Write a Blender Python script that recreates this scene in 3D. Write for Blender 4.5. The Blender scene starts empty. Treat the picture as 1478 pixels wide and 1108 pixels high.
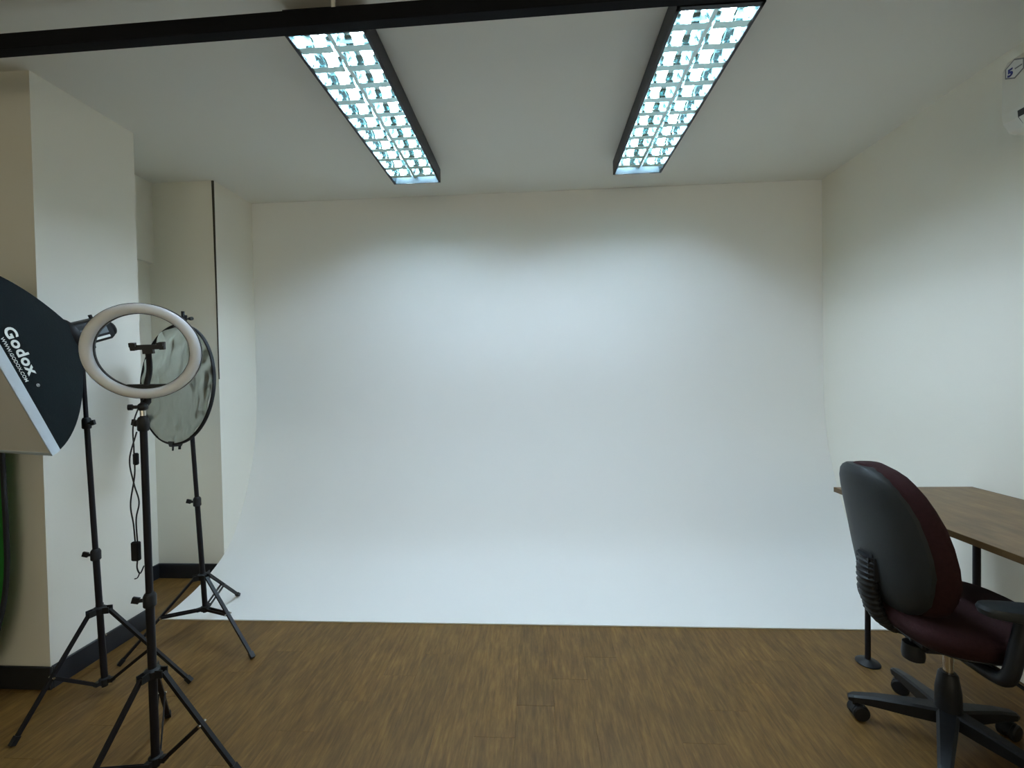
import bpy, bmesh, math, random
from mathutils import Vector, Matrix, Euler

random.seed(7)
scene = bpy.context.scene
COL = scene.collection
PI = math.pi

# ------------------------------------------------------------------ camera
CAM_H = 1.33
yaw, pitch, roll = 0.0566, 0.0165, 0.0178
fw = Vector((-math.sin(yaw) * math.cos(pitch), math.cos(yaw) * math.cos(pitch), -math.sin(pitch)))
rt = Vector((math.cos(yaw), math.sin(yaw), 0))
up = rt.cross(fw)
r2 = rt * math.cos(roll) - up * math.sin(roll)
u2 = up * math.cos(roll) + rt * math.sin(roll)
cam_d = bpy.data.cameras.new('camera')
cam_d.sensor_fit = 'HORIZONTAL'
cam_d.sensor_width = 36.0
cam_d.lens = 36.0 * 610.4 / 1478.0
cam_d.clip_start = 0.05
cam = bpy.data.objects.new('camera', cam_d)
COL.objects.link(cam)
rot = Matrix((r2, u2, -fw)).transposed().to_4x4()
cam.matrix_world = Matrix.Translation((0, 0, CAM_H)) @ rot
scene.camera = cam

# ------------------------------------------------------------------ world, exposure
world = bpy.data.worlds.new('world')
scene.world = world
world.use_nodes = True
world.node_tree.nodes['Background'].inputs[0].default_value = (1.0, 0.93, 0.72, 1)   # warm fill light that enters by the added window
world.node_tree.nodes['Background'].inputs[1].default_value = 2.45
vs = scene.view_settings
vs.view_transform = 'Standard'
vs.look = 'None'
vs.gamma = 1.0
vs.use_curve_mapping = False
vs.exposure = 0.0
scene.cycles.diffuse_bounces = 7
TUBE_STRENGTH = 185.0          # fluorescent tubes in the two ceiling luminaires
TUBE_COLOR = (0.80, 1.0, 1.24)


# ------------------------------------------------------------------ materials
def mat(name, color, rough=0.6, metal=0.0, noise=0.0, nscale=20.0, bump=0.0, bscale=200.0,
        spec=0.5, emit=None, estr=0.0, stretch=None, color2=None, sheen=0.0):
    m = bpy.data.materials.new(name)
    m.use_nodes = True
    nt = m.node_tree
    b = nt.nodes['Principled BSDF']
    b.inputs['Roughness'].default_value = rough
    b.inputs['Metallic'].default_value = metal
    b.inputs['Specular IOR Level'].default_value = spec
    if sheen:
        b.inputs['Sheen Weight'].default_value = sheen
    tc = nt.nodes.new('ShaderNodeTexCoord')
    src = tc.outputs['Object']
    if stretch:
        mp = nt.nodes.new('ShaderNodeMapping')
        mp.inputs['Scale'].default_value = stretch
        nt.links.new(src, mp.inputs['Vector'])
        src = mp.outputs['Vector']
    if noise > 0 or color2:
        n = nt.nodes.new('ShaderNodeTexNoise')
        n.inputs['Scale'].default_value = nscale
        n.inputs['Detail'].default_value = 5
        nt.links.new(src, n.inputs['Vector'])
        mx = nt.nodes.new('ShaderNodeMix')
        mx.data_type = 'RGBA'
        c2 = color2 or tuple(max(0, c * (1 - noise)) for c in color)
        mx.inputs['A'].default_value = (*color, 1)
        mx.inputs['B'].default_value = (*c2, 1)
        nt.links.new(n.outputs['Fac'], mx.inputs['Factor'])
        nt.links.new(mx.outputs['Result'], b.inputs['Base Color'])
    else:
        b.inputs['Base Color'].default_value = (*color, 1)
    if bump > 0:
        n2 = nt.nodes.new('ShaderNodeTexNoise')
        n2.inputs['Scale'].default_value = bscale
        n2.inputs['Detail'].default_value = 4
        nt.links.new(src, n2.inputs['Vector'])
        bp = nt.nodes.new('ShaderNodeBump')
        bp.inputs['Strength'].default_value = bump
        bp.inputs['Distance'].default_value = 0.01
        nt.links.new(n2.outputs['Fac'], bp.inputs['Height'])
        nt.links.new(bp.outputs['Normal'], b.inputs['Normal'])
    if emit:
        b.inputs['Emission Color'].default_value = (*emit, 1)
        b.inputs['Emission Strength'].default_value = estr
    return m


def wood_material(name, c_dark, c_mid, c_light, rough, per_object, sx=1.0):
    m = bpy.data.materials.new(name)
    m.use_nodes = True
    nt = m.node_tree
    N, L = nt.nodes, nt.links
    b = N['Principled BSDF']
    b.inputs['Roughness'].default_value = rough
    b.inputs['Specular IOR Level'].default_value = 0.3
    tc = N.new('ShaderNodeTexCoord')
    oi = N.new('ShaderNodeObjectInfo')
    mul = N.new('ShaderNodeMath'); mul.operation = 'MULTIPLY'
    mul.inputs[1].default_value = 37.0 if per_object else 0.0
    L.new(oi.outputs['Random'], mul.inputs[0])
    cmb = N.new('ShaderNodeCombineXYZ')
    L.new(mul.outputs[0], cmb.inputs[0]); L.new(mul.outputs[0], cmb.inputs[1])
    add = N.new('ShaderNodeVectorMath'); add.operation = 'ADD'
    L.new(tc.outputs['Object'], add.inputs[0]); L.new(cmb.outputs[0], add.inputs[1])

    def nz(scale, detail, st):
        mp = N.new('ShaderNodeMapping'); mp.inputs['Scale'].default_value = st
        L.new(add.outputs[0], mp.inputs['Vector'])
        n = N.new('ShaderNodeTexNoise'); n.inputs['Scale'].default_value = scale
        n.inputs['Detail'].default_value = detail; n.inputs['Roughness'].default_value = 0.65
        L.new(mp.outputs[0], n.inputs['Vector'])
        return n
    fine = nz(10.0, 6, (6.5 * sx, 0.8, 1))
    broad = nz(5.0, 3, (3.6 * sx, 1.0, 1))
    ramp = N.new('ShaderNodeValToRGB')
    ramp.color_ramp.elements[0].position = 0.30; ramp.color_ramp.elements[0].color = (*c_dark, 1)
    ramp.color_ramp.elements[1].position = 0.72; ramp.color_ramp.elements[1].color = (*c_light, 1)
    e = ramp.color_ramp.elements.new(0.5); e.color = (*c_mid, 1)
    L.new(fine.outputs['Fac'], ramp.inputs['Fac'])
    ramp2 = N.new('ShaderNodeValToRGB')
    ramp2.color_ramp.elements[0].position = 0.3; ramp2.color_ramp.elements[0].color = (0.72, 0.70, 0.66, 1)
    ramp2.color_ramp.elements[1].position = 0.75; ramp2.color_ramp.elements[1].color = (1.2, 1.18, 1.13, 1)
    L.new(broad.outputs['Fac'], ramp2.inputs['Fac'])
    mx = N.new('ShaderNodeMix'); mx.data_type = 'RGBA'; mx.blend_type = 'MULTIPLY'
    mx.inputs['Factor'].default_value = 1.0
    L.new(ramp.outputs['Color'], mx.inputs['A']); L.new(ramp2.outputs['Color'], mx.inputs['B'])
    hsv = N.new('ShaderNodeHueSaturation')
    mr = N.new('ShaderNodeMapRange')
    mr.inputs['To Min'].default_value = 0.90 if per_object else 1.0
    mr.inputs['To Max'].default_value = 1.10 if per_object else 1.0
    L.new(oi.outputs['Random'], mr.inputs['Value'])
    L.new(mr.outputs[0], hsv.inputs['Value'])
    L.new(mx.outputs['Result'], hsv.inputs['Color'])
    L.new(hsv.outputs['Color'], b.inputs['Base Color'])
    bp = N.new('ShaderNodeBump'); bp.inputs['Strength'].default_value = 0.05; bp.inputs['Distance'].default_value = 0.003
    L.new(fine.outputs['Fac'], bp.inputs['Height']); L.new(bp.outputs['Normal'], b.inputs['Normal'])
    return m


M = {
    'wall': mat('cream_wall_paint', (0.80, 0.78, 0.695), 0.75, noise=0.03, nscale=3, bump=0.03, bscale=60),
    'ceiling': mat('ceiling_paint', (0.74, 0.73, 0.67), 0.85, noise=0.03, nscale=2, bump=0.02, bscale=80),
    'cyc': mat('white_cove_paint', (0.83, 0.835, 0.81), 0.7, noise=0.025, nscale=2.5, bump=0.02, bscale=50),
    'base': mat('black_baseboard', (0.012, 0.014, 0.018), 0.45, noise=0.2),
    'subfloor': mat('subfloor', (0.05, 0.035, 0.02), 0.8),
    'plank': wood_material('vinyl_plank', (0.088, 0.044, 0.0095), (0.138, 0.072, 0.0175), (0.198, 0.113, 0.032), 0.5, True),
    'desk': wood_material('desk_laminate', (0.125, 0.072, 0.030), (0.165, 0.100, 0.045), (0.205, 0.130, 0.062), 0.42, False, 0.5),
    'deskedge': mat('desk_edge', (0.11, 0.062, 0.02), 0.5, noise=0.2),
    'black': mat('black_powder_coat', (0.006, 0.0055, 0.0075), 0.5, noise=0.15, nscale=60, spec=0.3),
    'rail': mat('black_rail_paint', (0.004, 0.0045, 0.006), 0.7, noise=0.2, nscale=30, spec=0.15),
    'housing': mat('dark_housing', (0.012, 0.015, 0.022), 0.45, noise=0.15, nscale=40),
    'flange': mat('pale_louvre_flange', (0.60, 0.72, 0.71), 0.09, metal=1.0, noise=0.03),
    'endplate': mat('grey_end_plate', (0.09, 0.115, 0.125), 0.5, noise=0.05),
    'louvre': mat('pale_louvre', (0.62, 0.84, 0.83), 0.12, metal=1.0, noise=0.05, nscale=30),
    'tube': mat('fluorescent_tube', (0.9, 0.9, 0.9), 0.4, emit=TUBE_COLOR, estr=TUBE_STRENGTH),
    'cap': mat('tube_cap_metal', (0.5, 0.5, 0.5), 0.35, metal=0.9, noise=0.1),
    'plastic': mat('black_plastic', (0.008, 0.009, 0.0105), 0.5, noise=0.2, nscale=50, bump=0.05, bscale=300, spec=0.35),
    'shell': mat('charcoal_shell_plastic', (0.015, 0.019, 0.0205), 0.55, noise=0.15, nscale=40, bump=0.06, bscale=350, spec=0.4),
    'maroon': mat('maroon_fabric', (0.034, 0.0115, 0.0125), 0.95, noise=0.4, nscale=90, bump=0.25, bscale=500, spec=0.2),
    'chrome': mat('satin_chrome', (0.62, 0.60, 0.55), 0.25, metal=1.0, noise=0.05),
    'ring': mat('milky_ring_diffuser', (0.83, 0.88, 1.0), 0.4, noise=0.02),
    'fabric': mat('black_softbox_fabric', (0.008, 0.0115, 0.0125), 0.9, noise=0.25, nscale=25, bump=0.15, bscale=120, spec=0.15),
    'diffuser': mat('white_diffuser_cloth', (0.62, 0.61, 0.57), 0.9, noise=0.05, nscale=8, bump=0.1, bscale=30),
    'hem': mat('pale_grey_hem', (0.62, 0.70, 0.76), 0.7, noise=0.1, nscale=30, bump=0.1, bscale=80),
    'print': mat('white_print', (0.82, 0.85, 0.80), 0.7, noise=0.03),
    'greylabel': mat('grey_label', (0.14, 0.16, 0.18), 0.5, noise=0.1),
    'green': mat('green_chroma_cloth', (0.005, 0.17, 0.012), 0.85, noise=0.25, nscale=12, bump=0.2, bscale=40),
    'blacktrim': mat('black_cloth_trim', (0.008, 0.008, 0.010), 0.8, noise=0.2),
    'acwhite': mat('ac_white_plastic', (0.69, 0.68, 0.62), 0.4, noise=0.02),
    'acdark': mat('ac_outlet_dark', (0.03, 0.03, 0.03), 0.6, noise=0.2),
    'sticker': mat('sticker_white', (0.70, 0.71, 0.70), 0.4, noise=0.05),
    'stickgrey': mat('sticker_grey', (0.20, 0.21, 0.22), 0.5, noise=0.1),
    'blue': mat('print_blue', (0.03, 0.04, 0.22), 0.5, noise=0.1),
    'crack': mat('corner_bead_dark', (0.055, 0.05, 0.035), 0.8, noise=0.3),
}

# crinkled silver reflector cloth
def silver_material():
    m = bpy.data.materials.new('crinkled_silver_cloth')
    m.use_nodes = True
    nt = m.node_tree; N, L = nt.nodes, nt.links
    b = N['Principled BSDF']
    b.inputs['Metallic'].default_value = 0.9
    b.inputs['Roughness'].default_value = 0.33
    tc = N.new('ShaderNodeTexCoord')
    mp = N.new('ShaderNodeMapping'); mp.inputs['Scale'].default_value = (1.0, 1.0, 0.45)
    mp.inputs['Rotation'].default_value = (0.0, 0.6, 0.0)
    L.new(tc.outputs['Object'], mp.inputs['Vector'])
    n = N.new('ShaderNodeTexNoise'); n.inputs['Scale'].default_value = 10; n.inputs['Detail'].default_value = 2.5
    n.inputs['Distortion'].default_value = 0.8
    L.new(mp.outputs[0], n.inputs['Vector'])
    bp = N.new('ShaderNodeBump'); bp.inputs['Strength'].default_value = 0.55; bp.inputs['Distance'].default_value = 0.035
    L.new(n.outputs['Fac'], bp.inputs['Height']); L.new(bp.outputs['Normal'], b.inputs['Normal'])
    mx = N.new('ShaderNodeMix'); mx.data_type = 'RGBA'
    mx.inputs['A'].default_value = (0.50, 0.54, 0.48, 1); mx.inputs["B"].default_value = (0.70, 0.74, 0.68, 1)  # two tones painted in for the uneven reflections of the creases
    L.new(n.outputs['Fac'], mx.inputs['Factor']); L.new(mx.outputs['Result'], b.inputs['Base Color'])
    return m


M['silver'] = silver_material()
_r = M['ring'].node_tree.nodes['Principled BSDF']
_r.inputs['Subsurface Weight'].default_value = 1.0
_r.inputs['Subsurface Radius'].default_value = (1.0, 1.0, 1.0)
_r.inputs['Subsurface Scale'].default_value = 0.05


# ------------------------------------------------------------------ builders
ORIGIN = {}


def thing(name, label, cat, loc, group=None):
    o = bpy.data.objects.new(name, None)
    o.empty_display_size = 0.1
    COL.objects.link(o)
    o.location = loc
    o['label'] = label
    o['category'] = cat
    if group:
        o['group'] = group
    ORIGIN[o] = Vector(loc)
    return o


def obj(name, bm, material, parent=None, smooth=False, label=None, origin=None):
    """bm in world coordinates; the object sits in its root's frame"""
    bmesh.ops.recalc_face_normals(bm, faces=bm.faces)
    org = ORIGIN[parent] if parent is not None else Vector((0, 0, 0))
    if origin is not None:
        org = Vector(origin)
    if org.length:
        bmesh.ops.translate(bm, verts=bm.verts, vec=-org)
    me = bpy.data.meshes.new(name)
    bm.to_mesh(me); bm.free()
    mats = material if isinstance(material, (list, tuple)) else [material]
    for k in mats:
        me.materials.append(M[k])
    if smooth:
        for p in me.polygons:
            p.use_smooth = True
        try:
            me.set_sharp_from_angle(angle=math.radians(40))
        except Exception:
            pass
    o = bpy.data.objects.new(name, me)
    COL.objects.link(o)
    if parent is not None:
        o.parent = parent
    if origin is not None and parent is None:
        o.location = org
    ORIGIN[o] = org
    if label:
        o['label'] = label
    return o


def tag(o, label, cat, group=None):
    o['label'] = label; o['category'] = cat
    if group:
        o['group'] = group
    return o


def struct(o, label=None, cat=None):
    o['kind'] = 'structure'
    if label:
        o['label'] = label
    if cat:
        o['category'] = cat
    return o


def B():
    return bmesh.new()


def box(bm, x0, x1, y0, y1, z0, z1, mi=0):
    v = [bm.verts.new((x, y, z)) for z in (z0, z1) for y in (y0, y1) for x in (x0, x1)]
    for f in ((0, 2, 3, 1), (4, 5, 7, 6), (0, 1, 5, 4), (2, 6, 7, 3), (0, 4, 6, 2), (1, 3, 7, 5)):
        bm.faces.new([v[i] for i in f]).material_index = mi
    return bm


def bevbox(bm, x0, x1, y0, y1, z0, z1, r=0.004, seg=2):
    t = B(); box(t, x0, x1, y0, y1, z0, z1)
    bmesh.ops.bevel(t, geom=list(t.edges), offset=r, segments=seg, affect='EDGES')
    merge(bm, t)
    return bm


def merge(bm, t, mtx=None):
    if mtx is not None:
        t.transform(mtx)
    me = bpy.data.meshes.new('tmp'); t.to_mesh(me); t.free()
    bm.from_mesh(me)
    bpy.data.meshes.remove(me)


def frame(d):
    d = Vector(d).normalized()
    a = Vector((0, 0, 1)) if abs(d.z) < 0.9 else Vector((1, 0, 0))
    u = a.cross(d).normalized()
    return d, u, d.cross(u)


def loft(bm, rings, closed=True, cap=True, mi=0):
    vr = [[bm.verts.new(p) for p in r] for r in rings]
    n = len(vr[0])
    for a, b in zip(vr[:-1], vr[1:]):
        for i in range(n if closed else n - 1):
            j = (i + 1) % n
            bm.faces.new((a[i], a[j], b[j], b[i])).material_index = mi
    if cap and closed:
        bm.faces.new(list(reversed(vr[0]))).material_index = mi
        bm.faces.new(vr[-1]).material_index = mi
    return bm


def rod(bm, a, b, r, r1=None, seg=12, mi=0):
    a, b = Vector(a), Vector(b)
    d, u, w = frame(b - a)
    r1 = r if r1 is None else r1
    rings = [[p + rr * (math.cos(2 * PI * i / seg) * u + math.sin(2 * PI * i / seg) * w) for i in range(seg)]
             for p, rr in ((a, r), (b, r1))]
    return loft(bm, rings, mi=mi)


def bar(bm, a, b, wid, thk, side):
    """flat bar from a to b, wide along 'side'"""
    a, b = Vector(a), Vector(b)
    d = (b - a).normalized()
    s = Vector(side); s = (s - d * s.dot(d)).normalized()
    t = d.cross(s)
    rings = [[p + s * wid / 2 * i + t * thk / 2 * j for i, j in ((1, 1), (-1, 1), (-1, -1), (1, -1))] for p in (a, b)]
    return loft(bm, rings)


def catmull(pts, n=8):
    pts = [Vector(p) for p in pts]
    P = [pts[0] * 2 - pts[1]] + pts + [pts[-1] * 2 - pts[-2]]
    out = []
    for i in range(1, len(P) - 2):
        p0, p1, p2, p3 = P[i - 1:i + 3]
        for k in range(n):
            t = k / n
            out.append(0.5 * ((2 * p1) + (p2 - p0) * t + (2 * p0 - 5 * p1 + 4 * p2 - p3) * t * t
                              + (3 * p1 - p0 - 3 * p2 + p3) * t ** 3))
    out.append(pts[-1])
    return out


def tube(bm, path, r, seg=8, radii=None):
    rings = []
    u = None
    for i, p in enumerate(path):
        d = (path[min(i + 1, len(path) - 1)] - path[max(i - 1, 0)]).normalized()
        if u is None:
            _, u, _ = frame(d)
        u = (u - d * u.dot(d)).normalized()
        w = d.cross(u)
        rr = radii[i] if radii else r
        ru, rw = rr if isinstance(rr, tuple) else (rr, rr)
        rings.append([p + ru * math.cos(2 * PI * k / seg) * u + rw * math.sin(2 * PI * k / seg) * w for k in range(seg)])
    return loft(bm, rings)


def lathe(bm, prof, center, axis, seg=24):
    """prof = [(radius, height)] about axis through center"""
    d, u, w = frame(axis)
    c = Vector(center)
    rings = [[c + d * h + max(r, 1e-4) * (math.cos(2 * PI * i / seg) * u + math.sin(2 * PI * i / seg) * w)
              for i in range(seg)] for r, h in prof]
    return loft(bm, rings)


def text_bm(body, size, bold=0.0, thick=0.0008, spacing=1.0):
    cu = bpy.data.curves.new('lettering', 'FONT')
    cu.body = body; cu.size = size; cu.offset = bold; cu.extrude = thick
    cu.space_character = spacing
    cu.resolution_u = 4
    ob = bpy.data.objects.new('lettering_source', cu)
    COL.objects.link(ob)
    dg = bpy.context.evaluated_depsgraph_get()
    me = bpy.data.meshes.new_from_object(ob.evaluated_get(dg))
    bm = B(); bm.from_mesh(me)
    bpy.data.objects.remove(ob); bpy.data.curves.remove(cu); bpy.data.meshes.remove(me)
    return bm


# ------------------------------------------------------------------ room shell
XR, XL, YB, ZC = 2.032, -2.132, 3.116, 2.68
XFAR, YN = -3.4, -2.6
PX, PY0, PY1 = -2.145, 1.715, 2.185           # near pillar
AX, AY = -2.60, 2.735                         # alcove side wall, face of the far pillar

bm = B(); box(bm, XFAR - .1, XR + .1, YN - .1, YB + .2, -0.1, -0.004)
floor = struct(obj('floor', bm, 'subfloor'))
bm = B(); box(bm, XFAR - .1, XR + .1, YN - .1, YB + .2, ZC, ZC + .1)
struct(obj('ceiling', bm, 'ceiling'))
bm = B(); box(bm, XR, XR + .1, YN, YB + .1, 0, ZC)
struct(obj('wall_right', bm, 'wall'))
bm = B(); box(bm, XFAR, XR, YB + .012, YB + .1, 0, ZC)
struct(obj('wall_back', bm, 'wall'))
WX0, WX1, WZ0, WZ1 = -1.4, 1.5, .85, 2.3          # unseen window, added behind the camera to let fill light in
bm = B(); box(bm, XFAR, WX0, YN - .1, YN, 0, ZC); box(bm, WX1, XR, YN - .1, YN, 0, ZC)
box(bm, WX0, WX1, YN - .1, YN, 0, WZ0); box(bm, WX0, WX1, YN - .1, YN, WZ1, ZC)
struct(obj('wall_front', bm, 'wall'))
bm = B()
for a in ((WX0, WX0 + .05, WZ0, WZ1), (WX1 - .05, WX1, WZ0, WZ1), (WX0, WX1, WZ0, WZ0 + .05), (WX0, WX1, WZ1 - .05, WZ1), (.03, .07, WZ0, WZ1)):
    box(bm, a[0], a[1], YN - .08, YN - .03, a[2], a[3])
struct(obj('added_fill_window_1', bm, 'acwhite'))
pl = bpy.data.lights.new('added_fill_portal', 'AREA'); pl.shape = 'RECTANGLE'; pl.size = WX1 - WX0; pl.size_y = WZ1 - WZ0
pl.cycles.is_portal = True  # guides sampling of the fill through the added window
po = bpy.data.objects.new('added_fill_portal', pl); COL.objects.link(po)
po.location = ((WX0 + WX1) / 2, YN - .09, (WZ0 + WZ1) / 2); po.rotation_euler = (-PI / 2, 0, PI) if False else (PI / 2, 0, PI)
bm = B(); box(bm, XFAR - .1, XFAR, YN, YB + .1, 0, ZC)
struct(obj('wall_left', bm, 'wall'))
# pillar on the left
bm = B(); box(bm, XFAR, PX, PY0, PY1, 0, ZC)
struct(obj('wall_pillar', bm, 'wall'))
# alcove between the pillars with its boxed-in upper part
bm = B(); box(bm, XFAR, AX, PY1, YB + .01, 0, ZC)
struct(obj('wall_alcove', bm, 'wall'))
bm = B(); box(bm, AX, AX + .035, PY1, AY, 2.14, ZC)
struct(obj('trim_1', bm, 'wall'), 'boxed-in upper section of the alcove wall')
# far pillar closing the cove on its left
bm = B(); box(bm, AX, XL, AY, YB + .01, 0, ZC)
struct(obj('wall_return', bm, 'wall'))
bm = B()
loft(bm, [[Vector((XL - w, AY - .003, z)), Vector((XL + .002, AY - .003, z)), Vector((XL + .002, AY + .004, z)), Vector((XL - w, AY + .004, z))]
          for z, w in ((1.35, 0.0008), (1.6, 0.002), (1.9, 0.004), (2.2, 0.007), (2.45, 0.009), (ZC - .002, 0.012))])
struct(obj('trim_2', bm, 'crack'), 'dark open joint at the corner of the far pillar')

# baseboards
BH, BT = 0.10, 0.012
def baseboard(name, x0, x1, y0, y1):
    b_ = B(); bevbox(b_, x0, x1, y0, y1, 0, BH, 0.003, 1)
    return struct(obj(name, b_, 'base'))
baseboard('baseboard_pillar_front', XFAR, PX + BT, PY0 - BT, PY0)
baseboard('baseboard_pillar_side', PX, PX + BT, PY0, PY1)
baseboard('baseboard_alcove', AX, AX + BT, PY1, AY)
baseboard('baseboard_return', AX + BT, XL - .01, AY - BT, AY)

# floor planks (individual boards)
PW, PL = 0.152, 0.914
bm = B()
box(bm, -PW / 2 + .0001, PW / 2 - .0001, -PL / 2 + .0001, PL / 2 - .0001, -.004, 0)
bmesh.ops.bevel(bm, geom=[e for e in bm.edges if all(v.co.z > -.001 for v in e.verts)], offset=0.0005, segments=1, affect='EDGES')
plank_me = bpy.data.meshes.new('plank')
bm.to_mesh(plank_me); bm.free(); plank_me.materials.append(M['plank'])
for r in range(31):
    x = XR - .004 - PW / 2 - r * PW
    off = (0.0, 0.305, 0.61, 0.15, 0.46)[(r * 2) % 5]
    y = -0.9 + off
    ymax = 2.3 if x > XL + .02 else 2.75
    while y - PL / 2 < ymax:
        o = bpy.data.objects.new('plank', plank_me)
        COL.objects.link(o); o.parent = floor; o.location = (x, y, 0)
        y += PL
bm = B(); box(bm, XFAR, XR, YN, -1.2, -.004, -0.0005)
obj('rear_floor_covering', bm, 'plank', floor)

# ------------------------------------------------------------------ cyclorama
prof = [(2.243, 0.006), (2.35, 0.016), (2.5, 0.05), (2.62, 0.098), (2.74, 0.168), (2.84, 0.275), (2.935, 0.445), (3.015, 0.64),
        (3.07, 0.83), (3.100, 1.02), (3.112, 1.22), (YB, 1.5)]
cp = [(p.x, p.y) for p in catmull([Vector((a, b, 0)) for a, b in prof], 6)]
cp.append((YB, ZC - .001))
def cyc_z(y):
    for (a, za), (b, zb) in zip(cp[:-1], cp[1:]):
        if a <= y <= b and b > a:
            return za + (zb - za) * (y - a) / (b - a)
    return 0
bm = B()
cpath = [(cp[0][0], 0.0005)] + cp
xs = (XL + .001, XR - .001)
def sec(x):
    return [Vector((x, y, z)) for y, z in cpath] + [Vector((x, YB + .01, ZC - .001)), Vector((x, YB + .01, 0.0005))]
loft(bm, [sec(xs[0]), sec(xs[1])])
cyc = obj('cyclorama', bm, 'cyc', smooth=True)
tag(cyc, 'white seamless cyclorama wall sweeping down onto the wood floor', 'backdrop')

# ------------------------------------------------------------------ ceiling luminaires
LX = ((-0.8875, -0.586, 'left'), (0.502, 0.7965, 'right'))
LY0, LY1, LZ0, LZ1 = 1.493, 2.693, 2.582, 2.662


def luminaire(x0, x1, label):
    cx = (x0 + x1) / 2
    t = thing('ceiling_light', label, 'ceiling light', (cx, (LY0 + LY1) / 2, LZ1), 'twin-tube ceiling lights')
    w = 0.012
    b_ = B()
    box(b_, x0, x0 + .004, LY0, LY1, LZ0, LZ1); box(b_, x1 - .004, x1, LY0, LY1, LZ0, LZ1)
    box(b_, x0, x1, LY0, LY0 + .004, LZ0, LZ1); box(b_, x0, x1, LY1 - .004, LY1, LZ0, LZ1)
    box(b_, x0, x1, LY0, LY1, LZ1 - .004, LZ1)
    h = obj('housing', b_, 'housing', t)
    b_ = B()
    for (a, c, e, f) in ((x0, x0 + w, LY0, LY1), (x1 - w, x1, LY0, LY1), (x0, x1, LY0, LY0 + w * 1.4), (x0, x1, LY1 - w * .6, LY1)):
        box(b_, a, c, e, f, LZ0 - .003, LZ0 + .001)
    obj('bezel', b_, 'housing', h)
    # pale inner flange and angled trough sides
    b_ = B()
    xi0, xi1, yi0, yi1 = x0 + w, x1 - w, LY0 + w * 1.4, LY1 - w * .6
    zt = LZ1 - .008
    for a, c in ((xi0, xi0 + .030), (xi1, xi1 - .030)):
        s = 1 if c > a else -1
        loft(b_, [[Vector((a, y, LZ0)), Vector((a + s * .002, y, LZ0)), Vector((c, y, zt)), Vector((c - s * .004, y, zt))] for y in (yi0, yi1)])
    # centre ridge between both tubes
    loft(b_, [[Vector((cx - .008, y, LZ0 + .014)), Vector((cx + .008, y, LZ0 + .014)), Vector((cx + .024, y, zt)), Vector((cx - .024, y, zt))] for y in (yi0, yi1)])
    box(b_, xi0, xi1, yi0, yi1, zt, zt + .002)
    obj('reflector_tray', b_, 'flange', t)
    for y, s in ((yi0, 1), (yi1, -1)):
        b_ = B()
        loft(b_, [[Vector((x, y, LZ0)), Vector((x, y + s * .002, LZ0)), Vector((x, y + s * .045, zt)), Vector((x, y + s * .043, zt))] for x in (xi0, xi1)])
        obj('end_plate', b_, 'endplate', t)
    # cross blades: tapered, one per cell and column
    half = (xi1 - xi0) / 2
    b_ = B()
    bw = half - .014
    loft(b_, [[Vector((s * (bw / 2 - .004 * k), yy, zz)) for s, yy, zz in ((-1, -.011, 0), (1, -.011, 0), (1, .011, 0), (-1, .011, 0))] if False else
              [Vector((-bw / 2 + ins, -th, zz)), Vector((bw / 2 - ins, -th, zz)), Vector((bw / 2 - ins, th, zz)), Vector((-bw / 2 + ins, th, zz))]
              for k, (th, zz, ins) in enumerate(((.0155, 0.0, 0.0), (.008, .014, .006), (.0015, .050, .014)))])
    me = bpy.data.meshes.new('louvre_blade'); bmesh.ops.recalc_face_normals(b_, faces=b_.faces)
    b_.to_mesh(me); b_.free(); me.materials.append(M['louvre'])
    nb = 11
    for i in range(nb):
        y = yi0 + (yi1 - yi0) * (i + .75) / (nb + .6)
        for s in (-1, 1):
            o = bpy.data.objects.new('louvre_blade', me); COL.objects.link(o); o.parent = t
            o.location = Vector((cx + s * (half / 2 + .004), y, LZ0 + .0015)) - ORIGIN[t]
    for s in (-1, 1):
        xt = cx + s * (half / 2 + .006)
        b_ = B(); rod(b_, (xt, yi0 + .03, LZ0 + .0455), (xt, yi1 - .03, LZ0 + .0455), 0.0105, seg=14)
        tb = obj('tube', b_, 'tube', t, smooth=True)
        for y, q in ((yi0 + .018, .012), (yi1 - .030, .012)):
            b_ = B(); rod(b_, (xt, y, LZ0 + .0455), (xt, y + q, LZ0 + .0455), 0.011, seg=14)
            obj('tube_cap', b_, 'cap', tb, smooth=True)
    # short stems fixing it to the ceiling
    for y in (LY0 + .25, LY1 - .25):
        b_ = B(); rod(b_, (cx, y, LZ1 - .001), (cx, y, ZC), .02); obj('mounting_stem', b_, 'housing', t)
    return t


luminaire(LX[0][0], LX[0][1], 'black twin-tube ceiling light hanging on the alcove and pillar side')
luminaire(LX[1][0], LX[1][1], 'black twin-tube ceiling light hanging on the desk and air conditioner side')

# black rail running across the ceiling in front of the lights
t = thing('ceiling_rail', 'long black rail running under the ceiling across both lights', 'rail', (-0.4, 1.455, 2.60))
bm = B(); bevbox(bm, -3.3, XR, 1.432, 1.474, 2.562, 2.618, .003, 1)
for v in bm.verts:
    v.co.z += .011 * (v.co.x - .2)
obj('rail_bar', bm, 'rail', t)
for x in (-2.7, -0.68, 1.2):
    bm = B(); rod(bm, (x, 1.454, 2.61 + .011 * (x - .2)), (x, 1.454, ZC), .008); bevbox(bm, x - .02, x + .02, 1.434, 1.474, ZC - .006, ZC, .001, 1)
    obj('hanger', bm, 'acwhite', t)


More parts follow.
